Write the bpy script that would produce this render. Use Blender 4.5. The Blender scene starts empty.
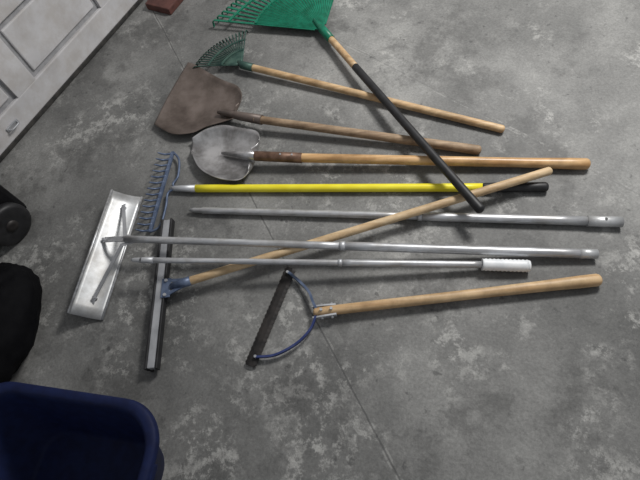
import bpy, bmesh, math, random
from mathutils import Vector, Matrix, noise as mnoise
random.seed(4)
scene = bpy.context.scene
try: scene.view_settings.view_transform = 'Standard'
except Exception: pass

# ---------------- camera ----------------
F = 500.0; H = 1.65
n = Vector((80/F, -260/F, -1)).normalized()      # world down seen by the camera
zc = -n
ex = Vector((1,0,0)); ex = (ex - ex.dot(zc)*zc).normalized()
ey = zc.cross(ex)
R = Matrix((ex, ey, zc))
CAM = Vector((0,0,H))
cd = bpy.data.cameras.new('camera'); cam = bpy.data.objects.new('camera', cd)
scene.collection.objects.link(cam)
cd.sensor_width = 36; cd.lens = 36*F/640; cd.clip_start = .02
cam.matrix_world = Matrix.Translation(CAM) @ R.to_4x4()
scene.camera = cam

def P(u, v, z=0.0):
    """survey point of the photo taken on the horizontal plane at height z"""
    d = R @ Vector(((u-320)/F, (240-v)/F, -1))
    t = (z-H)/d.z
    return CAM + d*t

# ---------------- materials ----------------
def mat(name, c1, c2=None, rough=.5, metal=0., scale=(8,8,8), bump=.0, nscale=4, lo=.35, hi=.65, detail=6, spec=.5, dirt=0.):
    m = bpy.data.materials.new(name); m.use_nodes = True
    nt = m.node_tree; b = nt.nodes['Principled BSDF']
    b.inputs['Roughness'].default_value = rough; b.inputs['Metallic'].default_value = metal
    b.inputs['Specular IOR Level'].default_value = spec
    c2 = c2 or c1
    tc = nt.nodes.new('ShaderNodeTexCoord'); mp = nt.nodes.new('ShaderNodeMapping')
    mp.inputs['Scale'].default_value = scale
    no = nt.nodes.new('ShaderNodeTexNoise'); no.inputs['Scale'].default_value = nscale; no.inputs['Detail'].default_value = detail
    cr = nt.nodes.new('ShaderNodeValToRGB')
    cr.color_ramp.elements[0].position = lo; cr.color_ramp.elements[1].position = hi
    cr.color_ramp.elements[0].color = (*c1,1); cr.color_ramp.elements[1].color = (*c2,1)
    L = nt.links.new
    L(tc.outputs['Object'], mp.inputs['Vector']); L(mp.outputs['Vector'], no.inputs['Vector'])
    L(no.outputs['Fac'], cr.inputs['Fac'])
    out = cr.outputs['Color']
    if dirt:
        n2 = nt.nodes.new('ShaderNodeTexNoise'); n2.inputs['Scale'].default_value = 9; n2.inputs['Detail'].default_value = 10
        n2.inputs['Roughness'].default_value = .7
        L(tc.outputs['Object'], n2.inputs['Vector'])
        r2 = nt.nodes.new('ShaderNodeValToRGB')
        r2.color_ramp.elements[0].position = .38; r2.color_ramp.elements[1].position = .58
        k = 1-dirt
        r2.color_ramp.elements[0].color = (k, k*.97, k*.93, 1); r2.color_ramp.elements[1].color = (1,1,1,1)
        L(n2.outputs['Fac'], r2.inputs['Fac'])
        mx = nt.nodes.new('ShaderNodeMix'); mx.data_type = 'RGBA'; mx.blend_type = 'MULTIPLY'; mx.inputs[0].default_value = 1
        L(out, mx.inputs[6]); L(r2.outputs['Color'], mx.inputs[7]); out = mx.outputs[2]
    L(out, b.inputs['Base Color'])
    if bump:
        bp = nt.nodes.new('ShaderNodeBump'); bp.inputs['Strength'].default_value = bump; bp.inputs['Distance'].default_value = .003
        L(no.outputs['Fac'], bp.inputs['Height']); L(bp.outputs['Normal'], b.inputs['Normal'])
    return m

wood   = mat('wood_ash', (.50,.31,.15), (.70,.50,.29), .5, 0, (1.2,14,14), .15, dirt=.35)
woodlt = mat('wood_pale', (.54,.37,.20), (.70,.53,.33), .55, 0, (1.2,14,14), .15, dirt=.3)
woodor = mat('wood_varnished', (.52,.29,.12), (.72,.47,.24), .35, 0, (1.2,14,14), .1, dirt=.35)
wooddk = mat('wood_weathered', (.27,.18,.11), (.47,.34,.22), .65, 0, (1.2,14,14), .3, dirt=.4)
alu    = mat('aluminium', (.44,.45,.47), (.68,.69,.71), .42, .6, (1.5,16,16), .08, dirt=.25)
aludl  = mat('aluminium_dull', (.42,.43,.45), (.58,.59,.61), .5, .6, (4,4,4), .05)
alubr  = mat('aluminium_sheet', (.48,.49,.50), (.70,.71,.72), .45, .55, (3,3,3), .08, 4, .3, .7, 10, dirt=.3)
steel  = mat('shovel_steel', (.34,.34,.35), (.64,.63,.63), .33, .75, (3,3,3), .15, 3, .3, .7, 8, dirt=.4)
rusty  = mat('shovel_rusty', (.105,.08,.068), (.215,.175,.155), .5, .35, (3,3,3), .2, 4, .3, .7, 10, dirt=.35)
socket = mat('socket_brown', (.10,.055,.035), (.22,.13,.09), .5, .4, (8,8,8), .1)
bluest = mat('blue_grey_paint', (.07,.10,.17), (.14,.18,.27), .45, .3, (9,9,9), .1)
bluebr = mat('blue_paint', (.02,.035,.14), (.05,.07,.20), .4, .2, (9,9,9), .1)
yellow = mat('yellow_fibreglass', (.85,.72,.02), (.95,.85,.05), .4, 0, (3,8,8))
black  = mat('black_rubber', (.008,.008,.009), (.02,.02,.022), .5, 0)
blackm = mat('black_metal', (.012,.011,.011), (.035,.03,.028), .5, .3)
green  = mat('green_plastic', (.0,.12,.065), (.005,.19,.11), .4, 0)
greenm = mat('green_metal', (.02,.06,.05), (.06,.12,.095), .5, .3)
white  = mat('white_plastic', (.72,.74,.76), (.85,.86,.87), .45, 0)
navy   = mat('navy_plastic', (.004,.008,.040), (.006,.013,.060), .65, 0, spec=.25)
blackp = mat('black_plastic', (.004,.004,.005), (.007,.007,.008), .7, 0, spec=.2)
blackb = mat('black_bag_film', (.003,.003,.004), (.005,.005,.006), .8, 0, spec=.1)
doorw  = mat('door_white', (.56,.55,.56), (.70,.69,.70), .5, 0, (2,2,2), .05, 3, .3, .7, 10, dirt=.15)
doord  = mat('door_groove', (.30,.30,.31), (.40,.40,.41), .6, 0)
seal   = mat('door_seal', (.02,.02,.02), (.06,.055,.05), .7, 0)
redbr  = mat('red_brown_wood', (.07,.025,.02), (.12,.045,.035), .6, 0)

# ---------------- mesh builder ----------------
def smooth_path(pts, per=6):
    pts = [Vector(p) for p in pts]; out = []
    for i in range(len(pts)-1):
        p0 = pts[max(i-1,0)]; p1 = pts[i]; p2 = pts[i+1]; p3 = pts[min(i+2,len(pts)-1)]
        for k in range(per):
            t = k/per
            out.append(.5*((2*p1)+(p2-p0)*t+(2*p0-5*p1+4*p2-p3)*t*t+(3*p1-p0-3*p2+p3)*t**3))
    out.append(pts[-1]); return out

class Build:
    def __init__(s, name): s.name=name; s.bm=bmesh.new(); s.mats=[]
    def mi(s, m):
        if m not in s.mats: s.mats.append(m)
        return s.mats.index(m)
    def rings(s, rings, m, smooth=True, closed=True, cap=True):
        bm=s.bm; i=s.mi(m); V=[[bm.verts.new(p) for p in r] for r in rings]; k=len(V[0])
        for a,b in zip(V, V[1:]):
            for j in range(k if closed else k-1):
                f=bm.faces.new((a[j],a[(j+1)%k],b[(j+1)%k],b[j])); f.material_index=i; f.smooth=smooth
        if cap:
            f=bm.faces.new(list(reversed(V[0]))); f.material_index=i
            f=bm.faces.new(V[-1]); f.material_index=i
    def tube(s, pts, rad, m, seg=18, dome=False, sx=1.0):
        pts=[Vector(p) for p in pts]
        if not isinstance(rad,(list,tuple)): rad=[rad]*len(pts)
        rad=list(rad)
        if dome:
            d0=(pts[0]-pts[1]).normalized(); r0=rad[0]; d1=(pts[-1]-pts[-2]).normalized(); r1=rad[-1]
            A=[];RA=[]
            for a in (80,55,30): A.append(pts[0]+d0*r0*.7*math.sin(math.radians(a))); RA.append(r0*math.cos(math.radians(a)))
            Bp=[];RB=[]
            for a in (30,55,80): Bp.append(pts[-1]+d1*r1*.7*math.sin(math.radians(a))); RB.append(r1*math.cos(math.radians(a)))
            pts=A+pts+Bp; rad=RA+rad+RB
        rg=[]; up=None
        for k,p in enumerate(pts):
            a=pts[max(k-1,0)]; b=pts[min(k+1,len(pts)-1)]; t=(b-a).normalized()
            if up is None: up = Vector((0,0,1)) if abs(t.z)<.9 else Vector((1,0,0))
            x=t.cross(up).normalized(); y=x.cross(t).normalized(); up=y
            rg.append([p+(x*math.cos(2*math.pi*j/seg)*sx+y*math.sin(2*math.pi*j/seg))*rad[k] for j in range(seg)])
        s.rings(rg, m)
    def strip(s, pts, w, th, m, up=Vector((0,0,1))):
        pts=[Vector(p) for p in pts]; rg=[]
        if not isinstance(w,(list,tuple)): w=[w]*len(pts)
        for k,p in enumerate(pts):
            a=pts[max(k-1,0)]; b=pts[min(k+1,len(pts)-1)]; t=(b-a).normalized()
            x=t.cross(up).normalized(); y=x.cross(t).normalized()
            h=w[k]/2; q=th/2
            rg.append([p-x*h-y*q, p+x*h-y*q, p+x*h+y*q, p-x*h+y*q])
        s.rings(rg, m, smooth=False)
    def box(s, c, ax, ay, az, sx, sy, sz, m, bev=.002, taper=1.0):
        bm=s.bm; i=s.mi(m); vs=[]
        for k in (-1,1):
            f=taper if k<0 else 1
            for a,b in ((-1,-1),(1,-1),(1,1),(-1,1)):
                vs.append(bm.verts.new(Vector(c)+ax*a*sx/2*f+ay*b*sy/2*f+az*k*sz/2))
        fs=[bm.faces.new([vs[q] for q in idx]) for idx in ((3,2,1,0),(4,5,6,7),(0,1,5,4),(1,2,6,5),(2,3,7,6),(3,0,4,7))]
        for f in fs: f.material_index=i
        if bev:
            es=list({e for f in fs for e in f.edges})
            r=bmesh.ops.bevel(bm, geom=es, offset=bev, segments=2, affect='EDGES', profile=.5)
            for f in r['faces']: f.material_index=i
    def sheet(s, grid, th, m, smooth=True):
        bm=s.bm; i=s.mi(m); ni=len(grid); nj=len(grid[0])
        def nrm(a,b):
            p=grid[min(a+1,ni-1)][b]-grid[max(a-1,0)][b]; q=grid[a][min(b+1,nj-1)]-grid[a][max(b-1,0)]
            v=p.cross(q)
            if v.length<1e-9: return Vector((0,0,1))
            v.normalize(); return v if v.z>0 else -v
        T=[[bm.verts.new(grid[a][b]) for b in range(nj)] for a in range(ni)]
        Bt=[[bm.verts.new(grid[a][b]-nrm(a,b)*th) for b in range(nj)] for a in range(ni)]
        def q(*v):
            f=bm.faces.new(v); f.material_index=i; f.smooth=smooth
        for a in range(ni-1):
            for b in range(nj-1):
                q(T[a][b],T[a][b+1],T[a+1][b+1],T[a+1][b]); q(Bt[a][b],Bt[a+1][b],Bt[a+1][b+1],Bt[a][b+1])
        for b in range(nj-1):
            q(T[0][b],Bt[0][b],Bt[0][b+1],T[0][b+1]); q(T[-1][b+1],Bt[-1][b+1],Bt[-1][b],T[-1][b])
        for a in range(ni-1):
            q(T[a+1][0],Bt[a+1][0],Bt[a][0],T[a][0]); q(T[a][-1],Bt[a][-1],Bt[a+1][-1],T[a+1][-1])
    def done(s):
        bm=s.bm; bmesh.ops.recalc_face_normals(bm, faces=bm.faces[:])
        xs=[v.co for v in bm.verts]
        c=Vector([(min(p[k] for p in xs)+max(p[k] for p in xs))/2 for k in range(3)])
        for v in bm.verts: v.co-=c
        me=bpy.data.meshes.new(s.name); bm.to_mesh(me); bm.free()
        for m in s.mats: me.materials.append(m)
        o=bpy.data.objects.new(s.name, me); o.location=c; scene.collection.objects.link(o); return o

def lerp(a,b,t): return a+(b-a)*t
def line(a,b,k=14): return [lerp(a,b,i/k) for i in range(k+1)]
UP=Vector((0,0,1))

# ---------------- floor ----------------
grid=[(-4,-3),(5,-3),(5,7),(-4,7)]
fm = bpy.data.materials.new('concrete'); fm.use_nodes=True
nt=fm.node_tree; L=nt.links.new; bs=nt.nodes['Principled BSDF']
tc=nt.nodes.new('ShaderNodeTexCoord')
sp=nt.nodes.new('ShaderNodeSeparateXYZ'); L(tc.outputs['Object'], sp.inputs[0])
def noise(sc, det=6, rough=.6, dist=0, off=0):
    k=nt.nodes.new('ShaderNodeTexNoise'); k.inputs['Scale'].default_value=sc; k.inputs['Detail'].default_value=det
    k.inputs['Roughness'].default_value=rough; k.inputs['Distortion'].default_value=dist
    mp=nt.nodes.new('ShaderNodeMapping'); mp.inputs['Location'].default_value=(off,off*1.7,off*.37)
    mp.inputs['Rotation'].default_value=(.4,.3,off*.7+.5)
    L(tc.outputs['Object'], mp.inputs['Vector']); L(mp.outputs['Vector'], k.inputs['Vector']); return k.outputs['Fac']
def ramp(fac, stops):
    r=nt.nodes.new('ShaderNodeValToRGB'); e=r.color_ramp.elements
    while len(e)<len(stops): e.new(.5)
    for k,(p,c) in enumerate(stops):
        e[k].position=p; e[k].color=(c,c,c,1) if not isinstance(c,tuple) else (*c,1)
    L(fac, r.inputs['Fac']); return r.outputs['Color']
def mix(f,a,b,mode='MIX'):
    m=nt.nodes.new('ShaderNodeMix'); m.data_type='RGBA'; m.blend_type=mode
    for s,i in ((f,0),(a,6),(b,7)):
        if hasattr(s,'is_linked'): L(s,m.inputs[i])
        elif isinstance(s,(int,float)): m.inputs[i].default_value=s
        else: m.inputs[i].default_value=(*s,1)
    return m.outputs[2]
def mth(op,a,b=None,c=None):
    m=nt.nodes.new('ShaderNodeMath'); m.operation=op
    for i,s in enumerate((a,b,c)):
        if s is None: continue
        if isinstance(s,(int,float)): m.inputs[i].default_value=s
        else: L(s,m.inputs[i])
    return m.outputs[0]
base=ramp(noise(1.7,10,.66,.0,3),[(.32,(.10,.10,.097)),(.50,(.175,.174,.168)),(.68,(.29,.288,.277))])
patch=ramp(noise(15,14,.80,.0,1),[(.50,0.),(.56,1.)])
zone=ramp(noise(2.6,8,.65,.0,7),[(.49,0.),(.60,1.)])
col=mix(mth('MULTIPLY',mth('MULTIPLY',patch,zone),.75), base, (.44,.435,.415))
patch2=ramp(noise(34,12,.75,.0,5),[(.60,0.),(.66,1.)])
col=mix(mth('MULTIPLY',patch2,.3), col, (.38,.375,.36))
dark=ramp(noise(3.4,12,.74,.0,9),[(.40,1.),(.49,0.)])
col=mix(mth('MULTIPLY',dark,.55), col, (.07,.069,.067))
spot=ramp(noise(26,8,.6,0,2),[(.30,1.),(.37,0.)])
col=mix(mth('MULTIPLY',spot,.6), col, (.045,.045,.045))
fine=ramp(noise(110,6,.8),[(.25,.60),(.7,1.3)])
col=mix(1.0,col,fine,'MULTIPLY')
wn=noise(9,4,.6)
def joint(a,b,wd,colr,amt,wob=.012):
    global col
    d=(b-a).normalized(); nx,ny=-d.y,d.x; c=-(a.x*nx+a.y*ny)
    e=mth('ADD',mth('MULTIPLY',sp.outputs[0],nx),mth('MULTIPLY',sp.outputs[1],ny))
    e=mth('ADD',e,c); e=mth('ADD',e,mth('MULTIPLY',mth('SUBTRACT',wn,.5),wob))
    e=mth('ABSOLUTE',e)
    k=mth('LESS_THAN',e,wd)
    halo=mth('MULTIPLY',mth('LESS_THAN',e,wd*3.2),patch)
    col=mix(mth('MULTIPLY',halo,.5),col,(.36,.355,.34))
    col=mix(mth('MULTIPLY',k,amt),col,colr)
    return k
j1=joint(P(300,290),P(400,480),.0028,(.05,.05,.05),.6)
j2=joint(P(455,100),P(640,195),.003,(.08,.08,.08),.25)
L(col, bs.inputs['Base Color']); bs.inputs['Roughness'].default_value=.62
bp=nt.nodes.new('ShaderNodeBump'); bp.inputs['Strength'].default_value=.4; bp.inputs['Distance'].default_value=.004
L(mth('SUBTRACT',noise(40,8,.7),j1), bp.inputs['Height']); L(bp.outputs['Normal'], bs.inputs['Normal'])
bm=bmesh.new(); bm.faces.new([bm.verts.new((x,y,0)) for x,y in grid])
me=bpy.data.meshes.new('floor'); bm.to_mesh(me); bm.free(); me.materials.append(fm)
fo=bpy.data.objects.new('floor',me); scene.collection.objects.link(fo)

# ---------------- garage door ----------------
W1=P(0,165); W2=P(145,0); d=(W2-W1).normalized(); nr=Vector((d.y,-d.x,0))   # nr faces the room
D=Build('door_1')
def wb(s0,s1,z0,z1,depth,m,bev=.004,off=0):
    c=W1+d*(s0+s1)/2+nr*(off-depth/2)+UP*(z0+z1)/2
    D.box(c,d,nr,UP,s1-s0,depth,z1-z0,m,bev)
S0,S1=-.06,3.2
wb(S0,S1,.0,2.1,.03,doord,.002,-.018)
wb(S0,S1,.002,.028,.03,seal,.006,-.002)
zs=[.028,.15,.42,.53,.80,.91,1.18,1.29,1.56,1.67,1.95,2.1]
for k in range(0,len(zs)-1,2): wb(S0,S1,zs[k],zs[k+1],.02,doorw,.005,0)
pw=.62; st=.12
x=.28
while x>S0: x-=pw
while x<S1:
    for k in range(1,len(zs)-1,2):
        a=max(x,S0); b=min(x+st,S1)
        if b-a>.02: wb(a,b,zs[k],zs[k+1],.0198,doorw,.0)
        a=max(x+st+.025,S0); b=min(x+pw-.025,S1)
        if b-a>.05: wb(a,b,zs[k]+.025,zs[k+1]-.025,.014,doorw,.006,-.006)
    x+=pw
D.done()
Hn=Build('door_handle')
hp=W1+d*.17+UP*.085
Hn.box(hp+nr*.0035,d,nr,UP,.07,.006,.022,aludl,.002)
Hn.tube(smooth_path([hp+nr*.006-d*.026,hp+nr*.022-d*.02,hp+nr*.022+d*.02,hp+nr*.006+d*.026]),.004,aludl,10)
Hn.done()
Wl=Build('wall_left')
def wl(s0,s1,z0,z1):
    c=W1+d*(s0+s1)/2-nr*.12+UP*(z0+z1)/2
    Wl.box(c,d,nr,UP,s1-s0,.1,z1-z0,doorw,0)
wl(-3,S0-.01,0,2.6); wl(S1+.01,5,0,2.6); wl(S0-.01,S1+.01,2.12,2.6)
Wl.done()

# red-brown board lying alongside the door
rb=Build('wooden_board')
c=P(172,-2); sb=(c-W1).dot(d); db=(c-W1).dot(nr)
db=max(db,.10)
rb.box(W1+d*(sb)+nr*(db)+UP*.02,d,nr,UP,.24,.16,.038,redbr,.005)
rb.done()

# ---------------- shovel blades ----------------
def blade(b, up_px, lo_px, m, z0, edge, dish, nose=.0, nj=20, socketz=.0, th=.002, droop=.5):
    def rail(px):
        q=smooth_path([Vector((u,v,0)) for u,v in px],6); N=len(q)
        return [P(p.x,p.y,z0+edge*(1-droop*(i/(N-1))**2)) for i,p in enumerate(q)]
    U=rail(up_px); Lw=rail(lo_px)
    N=len(U); g=[]
    ax=((U[-1]+Lw[-1])/2-(U[0]+Lw[0])/2).normalized(); ax.z=0
    for i in range(N):
        t=i/(N-1); row=[]
        for j in range(nj+1):
            w=-1+2*j/nj
            p=lerp(U[i],Lw[i],j/nj)+ax*nose*(t**3)*(1-w*w)
            prof=(1-w*w)**.8 if abs(w)<1 else 0
            e=edge*(1-droop*t*t)
            dp=min(dish,e)*math.sin(math.pi*min(1,.15+.70*t))**.6
            rib=.012*math.exp(-(w/.16)**2)*max(0,1-t*1.4)
            p.z=p.z-dp*prof+rib+socketz*(1-t)**2*(1-abs(w)*.5)
            p.z=max(p.z,th+.001)
            row.append(p)
        g.append(row)
    b.sheet(g,th,m)

b=Build('round_point_shovel')
blade(b,[(236,108),(242,99),(238,87),(222,80),(206,71),(196,65),(188,62)],
        [(233,120),(222,123),(207,127),(192,133),(174,134),(162,129),(154,124)],rusty,.003,.042,.036,.018,socketz=.022)
sk0=P(218,112,.035); sk1=P(262,120,.055); he=P(478,150,.019)
b.tube([sk0,lerp(sk0,sk1,.5),sk1],[.008,.019,.021],rusty)
h=line(P(255,119,.055),he); b.tube(h,[.0165+.002*(k/14) for k in range(15)],wooddk,dome=True)
b.done()

b=Build('scoop_shovel')
blade(b,[(251,150),(259,143),(257,132),(240,128),(222,125),(206,129),(192,138)],
        [(250,164),(248,173),(240,180),(226,180),(210,175),(198,166),(191,150)],steel,.003,.045,.042,.006,socketz=.02,droop=.25)
s0=P(222,153,.02); s1=P(256,156,.055); s2=P(302,158,.046); he=P(586,164,.021)
b.tube([s0,lerp(s0,s1,.5),s1],[.006,.014,.019],steel)
b.tube([lerp(s1,s0,.1),s1,lerp(s1,s2,.5),s2],[.017,.02,.0205,.021],socket)
h=line(lerp(s1,s2,.9),he,20)
b.tube(h,[.0185]*17+[.019,.0205,.0215,.0215],woodor,dome=True)
for t in (.55,.8):
    c=lerp(s1,s2,t)+UP*.02; b.tube([c-UP*.006,c+UP*.002],.004,alu,10)
b.done()

# ---------------- leaf rake (big, plastic) ----------------
b=Build('leaf_rake')
O=P(323,30,.035); he=P(480,209,.10)
ax=(O-he); ax.z=0; ax.normalize(); sd=Vector((-ax.y,ax.x,0))
LA=44
ax_=(ax*math.cos(math.radians(3))+sd*math.sin(math.radians(3))); sd=Vector((-ax_.y,ax_.x,0)); ax=ax_
def fan(b,O,ax,sd,n_t,half,r0,r1,r2,z,m,w,th,zt):
    for k in range(n_t):
        a=-half+2*half*k/(n_t-1); dr=ax*math.cos(a)+sd*math.sin(a)
        kk=1/ (math.cos(a)**.35)
        pts=[O+dr*r0]
        for q in range(1,9):
            pts.append(O+dr*(r0+(r2*kk-r0)*q/8)+UP*((z-O.z)*q/8))
        e=pts[-1]
        pts+= [e+dr*.012+UP*(-.008), e+dr*.016+UP*(zt-z)]
        b.strip(pts,w,th,m)
fan(b,O,ax,sd,26,math.radians(LA),.04,.3,.50,.045,green,.011,.004,.004)
g=[]
for i in range(9):
    r=.0+.34*i/8; row=[]
    for j in range(53):
        a=math.radians(-LA+2*LA*j/52); dr=ax*math.cos(a)+sd*math.sin(a)
        row.append(O+dr*max(r,.012)+UP*(.002+ (.006 if j%2 else -.001)*(i/8)+.008*(i/8)))
    g.append(row)
b.sheet(g,.003,green,False)
for rr in (.34,.43):
    pts=[]
    for j in range(31):
        a=math.radians(-LA+2*LA*j/30); dr=ax*math.cos(a)+sd*math.sin(a)
        kk=1/(math.cos(a)**.35); pts.append(O+dr*rr*(kk if rr>.35 else 1)+UP*.011)
    b.strip(pts,.012,.006,green)
b.tube([O+ax*.08+UP*.008,O,lerp(O,he,.07)],[.010,.020,.0185],green)
m1=lerp(O,he,.27)
b.tube(line(lerp(O,he,.03),m1,6),.0155,wood)
b.tube(line(lerp(O,he,.26),he,12),[.0165]*12+[.018],black,dome=True)
b.done()

# ---------------- small green rake ----------------
b=Build('shrub_rake')
O=P(242,65,.035); he=P(502,129,.0165)
tip=P(210,40,.03); ax=tip-O; ax.z=0; ax.normalize(); sd=Vector((-ax.y,ax.x,0))
HA=42
for k in range(20):
    a=math.radians(-HA+2*HA*k/19); dr=ax*math.cos(a)+sd*math.sin(a)
    rr=.215/(math.cos(a)**.3)
    b.tube([O+dr*.015,O+dr*rr*.5+UP*.002,O+dr*rr*.85,O+dr*rr-UP*.003,O+dr*(rr+.014)-UP*.014,O+dr*(rr+.014)-UP*.03],.0030,greenm,8)
for rr in (.09,.15):
    pts=[]
    for j in range(21):
        a=math.radians(-HA+2*HA*j/20); dr=ax*math.cos(a)+sd*math.sin(a); pts.append(O+dr*rr/(math.cos(a)**.3)+UP*.004)
    b.strip(pts,.010,.004,greenm)
g=[[O+(ax*math.cos(math.radians(-HA+HA*j/5))+sd*math.sin(math.radians(-HA+HA*j/5)))*(.01+.08*i/3)+UP*.005 for j in range(11)] for i in range(4)]
b.sheet(g,.003,greenm)
b.tube([O+ax*.03,O,lerp(O,he,.05)],[.008,.018,.018],greenm)
b.tube(line(lerp(O,he,.02),he),.0155,wood,dome=True)
b.done()

# ---------------- bow rake, yellow handle ----------------
b=Build('bow_rake')
A=P(173,152,.022); Bq=P(150,232,.022)
b.strip([lerp(A,Bq,t/6) for t in range(7)],.014,.008,bluest)
for k in range(14):
    p=lerp(A,Bq,.02+.96*k/13); u0=173-23*(.02+.96*k/13); v0=152+80*(.02+.96*k/13)
    q=P(u0-15,v0-1,.055); mid=lerp(p,q,.45)-UP*.008+Vector((-.008,0,0))
    b.tube(smooth_path([p,mid,q],4),[.0048,.0048,.0046,.0044,.0042,.004,.0038,.0032,.002],bluest,8)
fz=P(176,188.5,.018)
b.tube(smooth_path([A,P(179,160,.022),P(178,176,.022),P(173,184,.02),fz]),.0048,bluest,10)
b.tube(smooth_path([Bq,P(160,226,.022),P(166,206,.022),P(168,193,.02),fz]),.0048,bluest,10)
f2=P(196,188.5,.018)
b.tube([P(171,188.5,.018),fz,f2],[.009,.012,.0165],aludl)
y2=P(487,187.5,.0165)
b.tube(line(P(193,188.5,.0175),y2),.016,yellow)
b.tube(line(P(484,187.5,.0185),P(545,187,.0185),6),[.0172,.018,.018,.018,.018,.018,.0185],black,dome=True)
b.done()

# ---------------- aluminium pole ----------------
b=Build('aluminium_extension_pole')
a0=P(190,210,.0165); a1=P(622,222,.0195)
pts=[a0,lerp(a0,a1,.012),lerp(a0,a1,.03)]+line(lerp(a0,a1,.035),lerp(a0,a1,.58),6)
b.tube(pts,[.006,.010,.0105]+[.0135]*7,alu)
b.tube(line(lerp(a0,a1,.565),lerp(a0,a1,.575),2),.0172,aludl)
b.tube(line(lerp(a0,a1,.57),lerp(a0,a1,.93),6),.0165,alu)
b.tube(line(lerp(a0,a1,.93),a1,2),.019,alubr)
c=lerp(a0,a1,.965)+UP*.018; b.tube([c-UP*.004,c+UP*.0022],.005,black,10)
b.done()

# ---------------- floor squeegee ----------------
b=Build('floor_squeegee')
A=P(168,221,.035); Bq=P(152,369,.035); dx=(Bq-A).normalized(); sx=Vector((-dx.y,dx.x,0)); ln=(Bq-A).length
if sx.x<0: sx=-sx
mid=(A+Bq)/2
b.box(mid,dx,sx,UP,ln,.030,.022,aludl,.003)
b.box(mid-sx*.012-UP*.013,dx,sx,UP,ln*1.01,.008,.04,black,.002)
b.box(mid+sx*.019,dx,sx,UP,ln*1.01,.009,.03,black,.002)
b.box(mid-sx*.019,dx,sx,UP,ln*1.01,.009,.03,black,.002)
s1=P(183,283,.056); s0=P(166,288,.05); he=P(549,171,.0545)
b.box(s0,dx,sx,UP,.075,.035,.006,bluest,.002)
sdir=(he-s1).normalized()
b.strip([s0-dx*.03,lerp(s0,s1,.5)-dx*.02,s1-dx*.012],.012,.005,bluest)
b.strip([s0+dx*.03,lerp(s0,s1,.5)+dx*.02,s1+dx*.012],.012,.005,bluest)
b.tube([lerp(s0,s1,.3),s1,s1+sdir*.03],[.012,.0175,.0175],bluest)
for q in (-.028,.028):
    c=s0+dx*q; b.tube([c,c+UP*.009],.006,alu,8)
b.tube(line(s1+sdir*.01,he),[.0155]*15,woodlt,dome=True)
b.done()

# ---------------- roof rake ----------------
b=Build('snow_roof_rake')
r0=P(142,197,.006); r1=P(102,320,.006); l0=P(112,190,.075); l1=P(68,313,.075)
g=[]
for i in range(13):
    row=[]
    for j in range(9):
        t=j/8; p=lerp(lerp(l0,l1,i/12),lerp(r0,r1,i/12),t)
        p.z+= -.012*math.sin(math.pi*t)
        p.z=max(p.z,.005)
        row.append(p)
    g.append(row)
b.sheet(g,.002,alubr)
b.tube([l0,l1],.005,alu,10)
b.tube([r0,r1],.0045,alu,10)
e=P(125,239,.11); pe=P(595,254,.02)
pdir=(pe-e).normalized()
cz=lerp(lerp(l0,l1,.42),lerp(r0,r1,.42),.3)
b.strip([cz+UP*.003,lerp(cz,e,.5)+UP*.004,e+pdir*.03],.022,.005,alu)
for t,q in ((.12,.55),(.86,.6)):
    w=lerp(lerp(l0,l1,t),lerp(r0,r1,t),q)
    b.strip([w+(w-e).normalized()*.02,w+UP*.006,lerp(w,e,.9),e+pdir*.06],.014,.004,aludl)
    b.tube([w-UP*.008,w+UP*.012],.006,alu,10)
b.tube([cz-UP*.004,cz+UP*.012],.006,alu,10)
b.tube(line(e,lerp(e,pe,.5),8),[.0135]*9,alu)
b.tube(line(lerp(e,pe,.483),lerp(e,pe,.495),2),.0168,aludl)
b.tube(line(lerp(e,pe,.49),pe,8),.016,alu)
b.tube(line(lerp(e,pe,.97),pe+pdir*.006,2),.0168,alubr)
b.done()

# ---------------- thin pole w/ white grip ----------------
b=Build('telescoping_pole')
e=P(134,260,.118); g0=P(482,264.5,.030); g1=P(527,266,.022)
b.tube(line(lerp(e,g0,.02),g0),.0105,alu)
b.tube([e-(g0-e).normalized()*.01,e,lerp(e,g0,.03),lerp(e,g0,.06)],[.004,.008,.011,.0125],aludl)
b.tube(line(lerp(e,g0,.60),lerp(e,g0,.612),2),.0128,aludl)
b.tube(line(lerp(e,g0,.61),g0),.012,alu)
gp=line(g0,g1,22); b.tube(gp,[.0195 if k%2 else .022 for k in range(23)],white)
b.tube([g1,lerp(g0,g1,1.06)],[.021,.019],white)
b.done()

# ---------------- weed cutter (grass whip) ----------------
b=Build('weed_cutter')
A=P(250,366,.012); Bq=P(291,268,.012)
bd=(Bq-A).normalized(); bn=Vector((-bd.y,bd.x,0))
N=44; lw=[];rw=[]
for k in range(N+1):
    p=lerp(A,Bq,k/N); w=.019+(.003 if k%2 else 0)
    if k in(0,N): w=.015
    lw.append(p+bn*w); rw.append(p-bn*w)
b.sheet([lw,[lerp(x_,y_,.3)+UP*.002 for x_,y_ in zip(lw,rw)],[lerp(x_,y_,.7)+UP*.002 for x_,y_ in zip(lw,rw)],rw],.003,blackm,False)
bail1=smooth_path([P(256,357,.018),P(275,355,.02),P(296,344,.024),P(310,330,.028),P(316,316,.034)],6)
bail2=smooth_path([P(288,272,.018),P(300,282,.022),P(309,292,.028),P(313,302,.034),P(318,312,.034)],6)
b.strip(bail1,.007,.014,bluebr); b.strip(bail2,.009,.014,bluest)
for (u,v) in ((256,357),(288,273)):
    c=P(u,v,.012); b.tube([c-UP*.006,c+UP*.014],.005,aludl,8)
he=P(597,280,.021); hs=P(316,312,.032)
hd=(he-hs).normalized(); hx=Vector((-hd.y,hd.x,0))
b.tube(line(hs,he,16),[.0145,.0165]+[.017]*9+[.0175,.018,.0185,.0195,.021,.021],wood,dome=True)
b.strip([hs-hd*.012+hx*.02-UP*.004,hs+hd*.03+hx*.019,hs+hd*.07+hx*.017],.006,.020,aludl)
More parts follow.
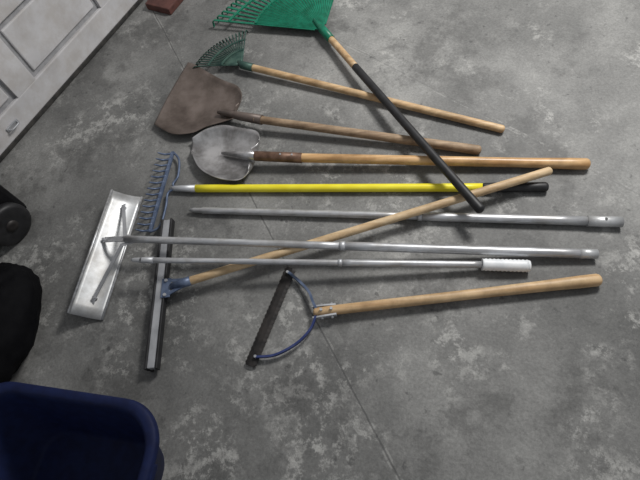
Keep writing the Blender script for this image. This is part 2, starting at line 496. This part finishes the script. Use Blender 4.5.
b.strip([hs-hd*.012-hx*.02-UP*.004,hs+hd*.03-hx*.019,hs+hd*.07-hx*.017],.006,.020,aludl)
for t in (.02,.055):
    c=hs+hd*t; b.tube([c-hx*.028,c+hx*.028],.005,alu,8); b.tube([c+UP*.012,c+UP*.024],.005,alu,8)
b.done()

# ---------------- blue recycling tote ----------------
b=Build('blue_recycling_bin')
Zr=.30
K=P(168,404,Zr); e1=(P(-60,370,Zr)-K).normalized(); e2=Vector((-e1.y,e1.x,0))
if e2.y>0: e2=-e2
SX,SY=.62,.44
C=K+e1*SX/2+e2*SY/2; C.z=0
def rrect(inset,z,rad=.13):
    hx_,hy_=SX/2-inset,SY/2-inset; r=max(rad-inset*.5,.03); out=[]
    for (sx_,sy_,a0) in ((1,1,0),(-1,1,90),(-1,-1,180),(1,-1,270)):
        for k in range(13):
            a=math.radians(a0+90*k/12)
            out.append(C+e1*(sx_*(hx_-r)+r*math.cos(a))+e2*(sy_*(hy_-r)+r*math.sin(a))+UP*z)
    return out
prof=[(.11,0),(.095,.004),(.088,.015),(.03,.245),(.016,.25),(.012,.262),(.004,.268),(0,.278),(.001,.294),(.006,.300),(.022,.300),(.030,.294),(.036,.27),(.094,.02),(.11,.014)]
b.rings([rrect(i,z) for i,z in prof],navy)
for s_ in (-1,1):
    q=C+e1*s_*(SX/2-.008)+UP*.272
    b.box(q,e2,e1,UP,.14,.02,.03,navy,.006)
b.done()

# ---------------- black wheeled case against the wall ----------------
b=Build('wheeled_tool_case')
q=P(37,212); dist=(q-W1).dot(nr); s_=(q-W1).dot(d); dep=dist-.04
base_=W1+d*(s_-.25)+nr*(.03+dep/2)
b.box(base_+UP*.34,d,nr,UP,.50,dep,.62,blackp,.02)
b.box(base_+UP*.67,d,nr,UP,.51,dep+.006,.03,blackp,.01)
b.tube(smooth_path([base_-d*.12+UP*.68,base_-d*.12+UP*.74,base_+d*.12+UP*.74,base_+d*.12+UP*.68]),.010,blackp)
wc=W1+d*(s_-.11)+nr*(dist+.022)+UP*.09
def wr(r,o): return [wc+nr*o+(d*math.cos(2*math.pi*k/40)+UP*math.sin(2*math.pi*k/40))*r for k in range(40)]
b.rings([wr(.03,-.026),wr(.075,-.024),wr(.088,-.018),wr(.09,0),wr(.088,.015),wr(.075,.02),wr(.062,.02)],black)
b.rings([wr(.062,.017),wr(.058,.015),wr(.026,.015),wr(.024,.025),wr(.01,.027)],blackm)
b.done()

# ---------------- black trash bag ----------------
b=Build('trash_bag')
C2=P(-4,325,.11); rg=[]
for i in range(1,30):
    th=math.pi*i/30; row=[]
    for k in range(64):
        ph=2*math.pi*k/64
        dv=Vector((math.sin(th)*math.cos(ph),math.sin(th)*math.sin(ph),-math.cos(th)))
        rr_=1+.10*mnoise.noise(dv*2.2)+.05*mnoise.noise(dv*6+Vector((3,1,2)))+.025*math.sin(ph*11+3*mnoise.noise(dv*3))*(max(0,dv.z))
        sx_=math.copysign(abs(dv.x)**.75,dv.x)
        p=C2+Vector((sx_*.135*rr_,dv.y*.235*rr_,dv.z*.12*rr_))
        p.z=max(p.z,.002); row.append(p)
    rg.append(row)
b.rings(rg,blackb)
b.done()

# ---------------- lights ----------------
w=bpy.data.worlds.new('world'); scene.world=w; w.use_nodes=True
w.node_tree.nodes['Background'].inputs[0].default_value=(.93,.96,1,1)
w.node_tree.nodes['Background'].inputs[1].default_value=.30
def area(name,loc,tgt,sx,sy,e,c):
    l=bpy.data.lights.new(name,'AREA'); l.shape='RECTANGLE'; l.size=sx; l.size_y=sy; l.energy=e; l.color=c
    o=bpy.data.objects.new(name,l); scene.collection.objects.link(o); o.location=loc
    o.rotation_euler=(Vector(tgt)-Vector(loc)).to_track_quat('-Z','Y').to_euler()
area('added_key_light',(1.2,2.3,2.3),(.6,1.6,0),.7,.6,78,(1,.985,.96))  # added key light, no known fixture; sited for falloff towards lower left
